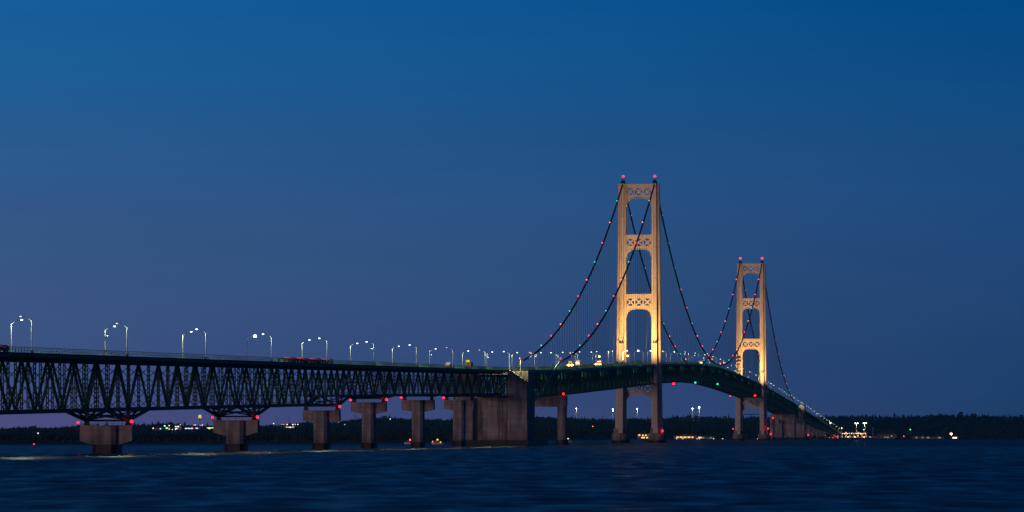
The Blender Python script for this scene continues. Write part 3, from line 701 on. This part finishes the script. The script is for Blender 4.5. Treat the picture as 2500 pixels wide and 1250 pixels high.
area_light(2175.5, 1058.5, 'bluish white lamp on the gabled house', E_WINW, 7, 1.1, Y=4800)
for px, py, lab, em, r in ((359,1047.5,'small yellow lamp, leftmost of the town lights',E_WING,.8),(374,1045.5,'soft orange lamp second from left in the town',E_ORST,.9),(402,1039.7,'green signal lamp in the town',E_G,1.1),
        (413,1039,'yellow lamp right of the green signal',E_WING,1.),(440,1037,'tall thin white lamp in the town',E_WINW,.8),(421,1048.5,'small white lamp low in the town',E_WINW,.6),(429,1048.3,'lower white lamp beside the pale building',E_WINW,.8),
        (469,1044.7,'red lamp in the middle of the town',E_REDN,.9),(474,1037.5,'left one of two close white lamps above the red lamp',E_WINW,.8),(477.5,1037.2,'right one of two close white lamps above the red lamp',E_WINW,.8),
        (488.5,1038.5,'white lamp under the yellow arches sign',E_WINW,.7),(494,1037.8,'brighter white lamp right of the yellow arches sign',E_WINW,1.),
        (668,1034,'green and white lamp right of the second pier',E_WING,1.1),(688,1036,'small lamp left of the bright cluster',E_WINW,.6),(701,1036.5,'brightest white lamp of the cluster left of the third pier',E_ORST,1.1),(693,1036,'small lamp close left of the brightest white lamp',E_WINW,.6),
        (715,1036.7,'middle white lamp of the cluster left of the third pier',E_WINW,1.2),(721,1036,'pinkish lamp of the cluster left of the third pier',E_WINW,.8),(727,1036,'rightmost lamp of the cluster left of the third pier',E_WINW,1.),(767,1037,'lamp showing under the cap of the third pier',E_WINW,.9),
        (826,1030.5,'faint lamp right of the third pier cap',E_WIN,.5),(842,1036,'dim lamp on the hill right of the third pier',E_ST2,.6),(952.5,1023,'cool white lamp on the hill between fourth and fifth pier',E_WINW,.9),(93,1057.5,'faint white lamp on the hill left of the first pier',E_ST2,.8),
        (1379.5,1042,'white lamp right of the portal bent column',E_WINW,.7),(1447.5,1041,'amber lamp on the hill left of the nearer tower',E_AMB,.8),(2206.5,1065,'small orange lamp on the right shore',E_AMB,.7)):
    area_light(px, py, lab, em, 7., r)
building(434, 1049, 12, 9, 7, 3, 'pale two storey building in the middle of the town', [(-3,4.6,2.2),(1,4.6,3),(-2,1.2,3)], E_WINW, WHITEP)
building(410, 1050, 10, 9, 6, 3, 'yellow green lit building beside the green signal', [(-1.5,2.5,3.5),(2.5,1,2)], E_WING)
building(388, 1050, 14, 9, 4, 2.4, 'dim low building left of the green signal', [(3,1.5,2)], E_ST2)
building(462, 1048.5, 18, 9, 3.4, 2, 'long low shop with a dim lit front', [(-5,1,4),(0,1,4),(5,1,4)], E_ST2)
building(482, 1044, 9, 6, 4.5, 2, 'small cream fronted shop under the yellow arches sign', [(-1,1.5,5)], E_ST2)
building(515, 1042.5, 15, 8, 4.6, 1.6, 'filling station with a bright yellow white front beside the second pier', [(0,1.0,13.5)], E_WING, win_h=2.9)
building(708, 1040, 20, 9, 4, 2, 'wide shop with white lit front in the cluster left of the third pier', [(-6,1.4,3.5),(0,1.4,5),(6,1.4,3.5)], E_WINW)
building(1573, 1077, 16, 9, 5.5, 3.6, 'golden lit gabled house on the shore between the legs of the nearer tower', [(-5.8,3.6,2.2),(-1.8,3.4,1.8),(1.6,3.4,1.8),(5.8,3.6,2.2),(-1.5,.8,4),(3,.8,2)], E_WIN, Y=4330)
building(1673, 1077, 26, 9, 3.8, 2.4, 'long golden lit building right of the nearer tower', [(-9,1.2,2.4),(-5,1.2,3.2),(-.5,1.2,3.4),(4,1.2,3.2),(8,1.2,2.)], E_WIN, Y=4330)
building(1688, 1077, 14, 8, 3.6, 2, 'white lit dock house right of the long golden building', [(-4,1,1.5),(0,1,2),(4,1,3)], E_WINW, Y=4345)
building(1703, 1077, 12, 8, 3, 2, 'low pale lit shed on the far dock', [(-3,.8,3),(2.5,.8,4)], E_WIN, Y=4340)
building(1725, 1077, 18, 8, 2.6, 2, 'long dim boathouse left of the farther tower', [(-5,.6,4),(3,.6,5)], E_DIM, Y=4340)
building(2168, 1068, 20, 12, 5.5, 5, 'gabled grey house right of the toll plaza', [(-4,1,2.5),(-1,1,2.5),(4,2.5,2)], E_DIM, Y=4800)
building(2152, 1068, 9, 9, 6, 4, 'narrow dark house joined left of the gabled grey house', [(1,1,2)], E_DIM, WALLB, Y=4820)
building(2330, 1071, 9, 7, 3, 2, 'small white lit shed beside the orange lamp', [(0,.6,5)], E_WINW, Y=4420)
building(2280, 1071, 22, 8, 2.6, 1.5, 'long faint house on the right shore', [(-7,.8,3),(6,.8,3)], E_DIM, Y=4400)
building(2245, 1070, 16, 8, 3, 2, 'faint low house left of the long one on the right shore', [(-4,.8,2),(3,.8,2)], E_DIM, Y=4420)
for px, lab in ((1652, 'first lamp along the far dock'), (1667, 'second lamp along the far dock'), (1702, 'tall lamp standing on the far dock'), (1707.5,'lamp right of the tall one on the far dock'), (1742, 'small lamp at the right end of the far dock'), (1764, 'dim lamp left of the farther tower'), (1795, 'white lamp at the left foot of the farther tower'), (1850, 'lamp between the feet of the farther tower')):
    area_light(px, 1071.5, lab, E_WINW, 5., .6, 'dock lamps at the waterline', Y=4325)
# yellow arches sign on a tall pole
X, Y, z = landpt(488, 1046); k = Y/F; zs_ = CH+(YH-1021.)*k - z
root = thing('arches_sign', 'yellow double arch sign glowing on a tall pole above the town', 'sign', (X, Y, z))
MB().tube([(0,.6,-1),(0,.6,zs_+.5)], .3, 8).build('pole', DARK, root)
b = MB()
for sx in (-1, 1):
    pts = [(sx*(.42+.0)*k*4 + (u*1.62)*k*.95, 0, zs_ + (7.6*k)*(1-abs(u)**2.3)) for u in np.linspace(-1, 1, 17)]
    b.tube(pts, .42, 8)
b.build('arches', E_YEL, root)
sight.append((488, 1020, 6, Y))
# toll plaza
X, Y = (2078-1250)*5650/F, 5650; z = 1.
root = thing('toll_plaza', 'brightly lit toll plaza canopy at the foot of the far viaduct', 'toll plaza', (X, Y, float(land_h(X, Y))))
MB().box(-22, 24, -4, 4, 5.6, 6.6).build('canopy', WHITEP, root)
for x in np.linspace(-20, 22, 8):
    bo = MB().box(x-1, x+1, -2.5, 2.5, -1, 3.).build('booth', WALLA, root); MB().box(x-.7, x+.7, -2.56, -2.51, 1.2, 2.4).build('window', E_WIN, bo)
    MB().box(x-.2, x+.2, -3.5, -3.1, -1, 5.6).build('column', WHITEP, root)
for x in np.linspace(-19.5, 20.5, 13): MB().ball((x, -4.2, 5.4), .42 if int(x*7) % 3 else .7, 8, 6, .7).build('canopy_lamp', E_WINW if int(x*5) % 3 else E_AMBV, root)
for x in np.linspace(-17, 19, 5): MB().box(x-1, x+1, -4.3, -4.1, 6.7, 7.7).build('lane_sign', E_TAIL if int(x) % 2 else E_AMB, root)
light('plaza light', 'POINT', 2200, (1, .8, .55), root, (-10, -9, 5), .5); light('plaza light', 'POINT', 2200, (1, .8, .55), root, (10, -9, 5), .5)
sight.append((2078, 1060, 40, Y))
def small_car(x, y, label, tail=E_TAIL, body=DARK, rz=0):
    root = thing('car', label, 'car', (x, y, float(land_h(x, y))+.0), rz, 'cars around the toll plaza')
    b = MB(); b.box(-.9,.9,-2.2,2.2,.35,.95); b.add([(-.8,-1.6,.95),(.8,-1.6,.95),(.8,1.2,.95),(-.8,1.2,.95),(-.65,-1.1,1.5),(.65,-1.1,1.5),(.65,.6,1.5),(-.65,.6,1.5)],[(4,5,6,7),(0,1,5,4),(1,2,6,5),(2,3,7,6),(3,0,4,7)])
    b.build('body', body, root)
    for sx in (-.7,.7):
        MB().ball((sx,-2.25,.85), .45, 8, 6, .7).build('tail_light', tail, root)
        for yy in (-1.4, 1.4): MB().tube([(sx*1.1,yy,.34),(sx*1.3,yy,.34)], .34, 10).build('wheel', TYRE, root)
    return root
for k, (px, dy, em) in enumerate(((2070,-16,E_AMBV),(2076,-22,E_AMB),(2084,-18,E_TAIL),(2087,-26,E_AMBV),(2092.5,-15,E_TAIL),(2094,-24,E_TAIL),(2106,-16,E_AMB),(2109,-25,E_AMBV),(2124,-20,E_PUR))):
    yy = 5650+dy; small_car((px-1250)*yy/F, yy, ('%s car from the left before the toll plaza' % nth(k+1)) + (' with purple white lamps' if em is E_PUR else ''), em)
# red lamps on a low breakwater right of the distant anchorage
for k, (px, py) in enumerate(((2025,1068),(2032.3,1068.2),(2036,1063.4),(2040.5,1065.7),(2045,1068.7),(2015,1062))):
    area_light(px, py, '%s red beacon from the left under the far viaduct' % nth(k+1 if k < 5 else 6), E_REDN, 4., .42 if k < 5 else .3, 'red beacons under the far viaduct', Y=4700)
for k, (px, py) in enumerate(((1881.5,1059.5),(1887,1020.5),(1973,1062))):
    Y = (4180, 4170, 4350)[k]; X = (px-1250)*Y/F; zl = CH+(YH-py)*Y/F
    root = thing('beacon_post', ('red beacon close right of the farther tower foot','red beacon at the top left corner of the distant portal bent','red beacon right of the distant anchorage')[k], 'beacon', (X, Y, 0))
    MB().box(-.2,.2,-.2,.2,-2,zl-.5).build('post', DARK, root); link('lamp', lamp_mesh(E_REDN, .8, False), root, (0, -.3, zl))
# boats and a buoy on the water
def boat(px, Y, label, lights):
    X = (px-1250)*Y/F; root = thing('boat', label, 'boat', (X, Y, 0), .9)
    b = MB(); b.loft([[(-1.2,-3.2,.9),(-.3,-3.4,-.3),(.3,-3.4,-.3),(1.2,-3.2,.9)],[(-1.4,0,.9),(-.5,0,-.4),(.5,0,-.4),(1.4,0,.9)],[(-.1,4.2,1.3),(-.05,3.6,0),(.05,3.6,0),(.1,4.2,1.3)]]); b.build('hull', WHITEP, root)
    MB().box(-.9,.9,-1.6,1.2,.9,2.1).build('cabin', WALLA, root)
    for (x, y, z, em, r) in lights: MB().ball((x,y,z), r, 8, 6).build('boat_lamp', em, root)
boat(1001, 2010, 'small boat with one amber lamp left of the fifth pier foot', [(0,0,2.4,E_AMB,.4)])
boat(1068, 1990, 'small boat with amber and yellow lamps between the fifth and sixth pier', [(-1.1,-3,1.2,E_AMB,.35),(0,0,2.4,E_YEL,.5),(0.4,3.6,1.5,E_AMB,.3)])
boat(1387, 2750, 'small boat with a faint white lamp right of the portal bent foot', [(0,0,2.3,E_ST2,.5)])
root = thing('buoy', 'small buoy with a red lamp on the water far left', 'buoy', ((83-1250)*1500/F, 1500, 0))
MB().tube([(0,0,-.5),(0,0,.5),(0,0,.9)], .5, 12, .2).build('float', DARK, root); link('lamp', lamp_mesh(E_RED, .26, False), root, (0,0,1.3))
# ------------------------------------------------------------------ forest
def conifer(x, y, z, h, w, V, Fc, seed):
    r = random.Random(seed); n0 = 5; lv = r.choice((4, 5, 6)); o = len(V)
    for l in range(lv):
        f = l/lv; zb = z+h*(.12+.88*f); zt = z+h*min(1., .12+.88*(f+1.9/lv)); rr = w*(1-f)**.8*r.uniform(.8, 1.15); b = len(V); a0 = r.random()*6.3
        dx, dy = r.uniform(-.08,.08)*w, r.uniform(-.08,.08)*w
        for k in range(n0):
            a = a0+6.283*k/n0; q = rr*r.uniform(.65, 1.2); V.append((x+dx+q*math.cos(a), y+dy+q*math.sin(a), zb-r.uniform(0,.06)*h))
        V.append((x+dx*.3, y+dy*.3, zt))
        for k in range(n0): Fc.append((b+k, b+(k+1)%n0, b+n0))
def leafy(x, y, z, h, w, V, Fc, seed):
    r = random.Random(seed)
    for _ in range(11):
        a = r.random()*6.283; q = w*math.sqrt(r.random())*.75; cz = z+h*r.uniform(.35, .86)*(1-.25*q/w); rr = w*r.uniform(.26, .5); b = len(V); n = 5
        cx, cy = x+q*math.cos(a), y+q*math.sin(a)
        V.append((cx, cy, cz-rr*.8))
        for k in range(n):
            t = 6.283*k/n+a; u = rr*r.uniform(.75, 1.25); V.append((cx+u*math.cos(t), cy+u*math.sin(t), cz+r.uniform(-.3,.3)*rr))
        V.append((cx+r.uniform(-.2,.2)*rr, cy, cz+rr*r.uniform(.7, 1.1)))
        for k in range(n): Fc += [(b+1+k, b+1+(k+1)%n, b+n+1), (b+1+(k+1)%n, b+1+k, b)]
V, Fc = [], []
def blocked(px, ptop, pbot, Y):
    for (sx, sy, hw, sY) in sight:
        if Y < sY+25 and abs(px-sx) < hw+1.5 and ptop < sy+3 and pbot > sy-2: return True
    return False
rr = random.Random(11); N = 0
rows = list(np.arange(1980, RG+500, 62))
for Y in rows:
    half = 1460*Y/F; X = -half
    while X < half:
        X += rr.uniform(4.8, 11.)*(1.25 if Y < RG-600 else .85)
        yy = Y+rr.uniform(-28, 28); px = 1250+F*X/yy; gz = float(land_h(X, yy))
        if yy < float(shore(px))+12: continue
        con = rr.random() < .42
        h = rr.uniform(7, 11.5)*(1.0 if con else .85); 
        if rr.random() < .05: h *= 1.3
        if yy < float(shore(px))+400: h *= .6
        h *= 1+.16*math.sin(X*.013+1)*math.sin(X*.0041+yy*.002)+.12*math.sin(X*.047+yy*.01)
        if yy < 4300: h = min(h, 6.5)
        if 2045 < px < 2480 and yy < 5900: 
            if rr.random() < (.9 if px < 2190 else .55): continue
            h *= .6
        if 2035 < px < 2145 and yy < 5900: continue
        w = h*(.26 if con else .42)
        if blocked(px, YH-F*(gz+h-CH)/yy, YH-F*(gz-CH)/yy, yy): continue
        tloc = (yy-AY)/UY; 
        if tloc < 3300 and abs((X-AX) - UX*tloc) < 16 and yy < 5800: continue
        (conifer if con else leafy)(X, yy, gz-.5, h, w, V, Fc, rr.random()); N += 1
me = bpy.data.meshes.new('forest'); me.from_pydata(V, [], Fc); me.materials.append(TREE); me.update()
tag(link('forest', me), 'dark wooded hill of conifers and leafy trees beyond the water', 'forest', kind='stuff')
print('trees', N, len(V))
spots = [(1669,1009.5,'lone tall spruce standing above the treeline left of the high mast pair'),(1779,1010,'spruce poking above the treeline just left of the farther tower'),(1723,1012.5,'pointed spruce on the treeline right of the brightest high mast'),
         (2081,1009,'tall spruce above the treeline over the toll plaza'),(2137,1007.5,'slim spruce on the treeline right of the twin masts'),(2398,1006.5,'slim spruce on the right end of the treeline'),
         (1472,1012,'small spruce on the treeline left of the nearer tower'),(407,1027,'spruce above the town roofs'),(1103,1014,'spruce on the treeline just left of the sixth pier')]
for k, (px, py, lab) in enumerate(spots):
    Y = RG+60; X = (px-1250)*Y/F; gz = float(land_h(X, Y)); h = CH+(YH-py)*Y/F-gz
    root = thing('spruce_tree', lab, 'tree', (X, Y, gz), 0, 'tall spruces standing out of the treeline')
    v, f = [], []; conifer(0, 0, 0, h, h*.2, v, f, k); m_ = MB(); m_.add(v, f); m_.build('crown', TREE, root)
    MB().tube([(0,0,-1),(0,0,h*.5)], .35, 6, .15).build('trunk', BARK, root)
# thin radio masts on the left skyline
for px, py, lab in ((453,1017,'thin mast left of the yellow arches sign'),(674,1019,'thin mast above the green and white lamp'),(706,1014,'tall thin mast above the bright cluster'),(865,1006,'left thin chimney like mast behind the fourth pier'),(870,1006,'right thin chimney like mast behind the fourth pier')):
    Y = RG+100; X = (px-1250)*Y/F; gz = float(land_h(X, Y))
    tag(MB().tube([(0,0,-1),(0,0,CH+(YH-py)*Y/F-gz)], .5, 6, .25).build('radio_mast', DARK, None, (X, Y, gz)), lab, 'mast', 'thin masts on the left skyline')
# ------------------------------------------------------------------ water
def water_mat(bs=.14, r0=.27, r1=.42):
    m = bpy.data.materials.new('lake water'); m.use_nodes = True; nt = m.node_tree; b = nt.nodes['Principled BSDF']
    b.inputs['Base Color'].default_value = (.0, .004, .014, 1); b.inputs['IOR'].default_value = 1.33
    b.inputs['Roughness'].default_value = .12
    tc = nn(nt, 'ShaderNodeTexCoord')
    mp = nn(nt, 'ShaderNodeMapping'); mp.inputs['Scale'].default_value = (.22, .05, .2); nt.links.new(tc.outputs['Object'], mp.inputs[0])
    n1 = nn(nt, 'ShaderNodeTexNoise'); n1.inputs['Scale'].default_value = 1.; n1.inputs['Detail'].default_value = 5; nt.links.new(mp.outputs[0], n1.inputs[0])
    bp = nn(nt, 'ShaderNodeBump'); bp.inputs['Strength'].default_value = bs; bp.inputs['Distance'].default_value = .3
    nt.links.new(n1.outputs['Fac'], bp.inputs['Height']); nt.links.new(bp.outputs[0], b.inputs['Normal'])
    mr = nn(nt, 'ShaderNodeMapRange'); mr.inputs[1].default_value = .35; mr.inputs[2].default_value = .65; mr.inputs[3].default_value = r0; mr.inputs[4].default_value = r1
    nt.links.new(n1.outputs['Fac'], mr.inputs[0]); nt.links.new(mr.outputs[0], b.inputs['Roughness'])
    return m
WATER = water_mat()
rowsY = [120.]
while rowsY[-1] < 1700: rowsY.append(rowsY[-1] + max(.55, rowsY[-1]*.0024))
rowsY = np.array(rowsY); cu_ = np.linspace(-.40, .40, 1000)
GX = rowsY[:,None]*cu_[None,:]; GY = np.repeat(rowsY[:,None], len(cu_), 1)
H = np.zeros_like(GX)
for i in range(46):
    lam = float(np.exp(rng.uniform(np.log(4.5), np.log(34)))); th = rng.normal(math.pi/2*1.02, .75)
    kx, ky = math.cos(th)*2*math.pi/lam, math.sin(th)*2*math.pi/lam
    H += .0016*lam**.85*np.sin(GX*kx+GY*ky+rng.uniform(0, 6.28))
fade = np.clip((1650-GY)/1000, 0, 1)*np.clip((.40-np.abs(cu_))/.05, 0, 1)[None,:]*np.clip((GY-120)/30, 0, 1)
tag(grid_mesh('water', GX, GY, H*fade, WATER, True), 'dark blue lake water with low ripples', kind='structure')
b = MB()
E0, E1 = 1700*.40, 120*.40
b.add([(-E0,1700,-.004),(E0,1700,-.004),(9000,1700,-.004),(9000,9500,-.004),(-9000,9500,-.004),(-9000,1700,-.004),
       (-E1,120,-.004),(E1,120,-.004),(9000,120,-.004),(-9000,120,-.004),(-9000,-3000,-.004),(9000,-3000,-.004)],
      [(5,0,1,2,3,4),(9,6,0,5),(7,8,2,1),(10,11,8,7,6,9)])
tag(b.build('open_water', water_mat(.05, .36, .48)), 'calm dark lake water reaching the far shore', kind='structure')
# foam line along the bridge
FOAM = mat('foam', (.32, .36, .35), .8, var=.2)
b = MB(); r = random.Random(5); t = -1660.
while t < -690:
    L = r.uniform(9, 40); hgt = r.choice((.03, .05, .08, .14))
    if r.random() < .8:
        s0 = 17.5+r.uniform(-1.2, 1.2); n = 8; pts = [P(t+L*k/n, s0+.7*math.sin(k*1.3+t)) for k in range(n+1)]
        for k in range(n):
            h0 = hgt*math.sin(math.pi*k/n)+.012; h1 = hgt*math.sin(math.pi*(k+1)/n)+.012
            p, q = pts[k], pts[k+1]; wd = Vector((UY, -UX, 0))*.9
            b.add([p-wd, p+wd, q+wd, q-wd, p+Vector((0,0,h0+.06)), q+Vector((0,0,h1+.06))], [(1,2,5,4),(3,0,4,5),(0,1,4),(2,3,5)])
    t += L*r.uniform(.75, 1.15)
tag(b.build('foam', FOAM), 'thin broken line of pale foam on the water along the bridge', 'foam', kind='stuff')
# ------------------------------------------------------------------ sky, dusk light
w = bpy.data.worlds.new('World'); bpy.context.scene.world = w; w.use_nodes = True; nt = w.node_tree
bg = nt.nodes['Background']; tc = nn(nt, 'ShaderNodeTexCoord'); sp = nn(nt, 'ShaderNodeSeparateXYZ'); nt.links.new(tc.outputs['Generated'], sp.inputs[0])
def lin(c): return [((x/255+.055)/1.055)**2.4 if x > 10 else x/255/12.92 for x in c]
def ramp(stops):
    cr = nn(nt, 'ShaderNodeValToRGB'); el = cr.color_ramp.elements
    for i, (p, c) in enumerate(stops):
        e = el[i] if i < 2 else el.new(p)
        e.position = p; e.color = (*lin(c), 1)
    nt.links.new(mr.outputs[0], cr.inputs[0]); return cr
# position = (z / .5)^.5 so the low sky has room in the ramp
mz = nn(nt, 'ShaderNodeMath', operation='MAXIMUM'); mz.inputs[1].default_value = 0; nt.links.new(sp.outputs[2], mz.inputs[0])
md = nn(nt, 'ShaderNodeMath', operation='MULTIPLY'); md.inputs[1].default_value = 1.; nt.links.new(mz.outputs[0], md.inputs[0])
mr = nn(nt, 'ShaderNodeMath', operation='POWER'); mr.inputs[1].default_value = .5; nt.links.new(md.outputs[0], mr.inputs[0])
q = lambda e: math.sqrt(e)
left = ramp([(0, (92,84,137)), (q(.004), (84,84,136)), (q(.012), (74,87,140)), (q(.045), (60,91,136)), (q(.062), (52,91,142)), (q(.09), (32,95,152)), (q(.114), (20,96,157)), (q(.15), (0,62,118)), (q(.24), (0,36,86)), (q(.45), (0,27,70)), (1, (0,20,50))])
right = ramp([(0, (33,64,110)), (q(.008), (34,67,114)), (q(.03), (36,71,120)), (q(.06), (32,75,127)), (q(.09), (16,76,132)), (q(.114), (0,75,135)), (q(.15), (0,56,112)), (q(.24), (0,34,82)), (q(.45), (0,27,70)), (1, (0,20,50))])
az = nn(nt, 'ShaderNodeMapRange'); az.inputs[1].default_value = -.134; az.inputs[2].default_value = .134; nt.links.new(sp.outputs[0], az.inputs[0])
mx = nn(nt, 'ShaderNodeMixRGB'); nt.links.new(az.outputs[0], mx.inputs[0]); nt.links.new(left.outputs[0], mx.inputs[1]); nt.links.new(right.outputs[0], mx.inputs[2])
# western afterglow behind the viewer
glow = ramp([(0, (190,120,110)), (q(.06), (150,105,120)), (q(.2), (70,80,120)), (q(.5), (10,45,90)), (1, (0,20,50))])
dt = nn(nt, 'ShaderNodeVectorMath', operation='DOT_PRODUCT'); dt.inputs[1].default_value = (-.62, -.78, 0); nt.links.new(tc.outputs['Generated'], dt.inputs[0])
back = nn(nt, 'ShaderNodeMapRange'); back.inputs[1].default_value = .25; back.inputs[2].default_value = .95; nt.links.new(dt.outputs['Value'], back.inputs[0])
mx2 = nn(nt, 'ShaderNodeMixRGB'); nt.links.new(back.outputs[0], mx2.inputs[0]); nt.links.new(mx.outputs[0], mx2.inputs[1]); nt.links.new(glow.outputs[0], mx2.inputs[2])
sky = nn(nt, 'ShaderNodeTexSky'); sky.sky_type = 'NISHITA'; sky.sun_disc = False; sky.sun_elevation = R(-4); sky.sun_rotation = R(217); sky.air_density = 1.2
ad = nn(nt, 'ShaderNodeMixRGB', blend_type='ADD'); ad.inputs[0].default_value = .02; nt.links.new(mx2.outputs[0], ad.inputs[1]); nt.links.new(sky.outputs[0], ad.inputs[2])
nm = nn(nt, 'ShaderNodeMapping'); nm.inputs['Scale'].default_value = (5, 5, 28); nt.links.new(tc.outputs['Generated'], nm.inputs[0])
nz = nn(nt, 'ShaderNodeTexNoise'); nz.inputs['Scale'].default_value = 1.6; nz.inputs['Detail'].default_value = 4; nt.links.new(nm.outputs[0], nz.inputs[0])
nr = nn(nt, 'ShaderNodeMapRange'); nr.inputs[1].default_value = .3; nr.inputs[2].default_value = .7; nr.inputs[3].default_value = .965; nr.inputs[4].default_value = 1.035; nt.links.new(nz.outputs['Fac'], nr.inputs[0])
sm = nn(nt, 'ShaderNodeVectorMath', operation='SCALE'); nt.links.new(ad.outputs[0], sm.inputs[0]); nt.links.new(nr.outputs[0], sm.inputs['Scale'])
nt.links.new(sm.outputs[0], bg.inputs['Color']); bg.inputs['Strength'].default_value = 1.
sl = bpy.data.lights.new('afterglow', 'SUN'); sl.energy = .46; sl.angle = R(14); sl.color = (1., .74, .76)
so = bpy.data.objects.new('afterglow', sl); col.objects.link(so); so.rotation_euler = Vector((.75, 1., -.16)).to_track_quat('-Z', 'Y').to_euler(); so.location = (-200, -200, 100)
# ------------------------------------------------------------------ haze
HAZE = 2.8e-5
if HAZE:
    hm = bpy.data.materials.new('haze'); hm.use_nodes = True; hn = hm.node_tree; hn.nodes.remove(hn.nodes['Principled BSDF'])
    pv = nn(hn, 'ShaderNodeVolumePrincipled'); pv.inputs['Density'].default_value = HAZE; pv.inputs['Color'].default_value = (.02, .6, 1, 1)
    hn.links.new(pv.outputs[0], hn.nodes['Material Output'].inputs['Volume'])
    tag(MB().box(-9500, 9500, -3500, 9900, -5, 205).build('haze', hm), 'thin blue evening haze over the water', 'haze', kind='stuff')
# ------------------------------------------------------------------ camera and output
cam = bpy.data.cameras.new('camera'); co = bpy.data.objects.new('camera', cam); col.objects.link(co)
co.location = (0, 0, CH); co.rotation_euler = (R(90), 0, 0); cam.sensor_width = 36; cam.lens = 36*F/2500; cam.shift_y = (YH-625)/2500
cam.clip_start = 1; cam.clip_end = 30000
sc = bpy.context.scene; sc.camera = co
sc.view_settings.view_transform = 'Standard'; sc.view_settings.look = 'None'; sc.view_settings.exposure = 0; sc.view_settings.gamma = 1
sc.render.engine = 'CYCLES'; sc.cycles.use_denoising = True; sc.cycles.max_bounces = 5; sc.cycles.diffuse_bounces = 2
sc.cycles.use_light_tree = True; sc.cycles.sample_clamp_indirect = .8
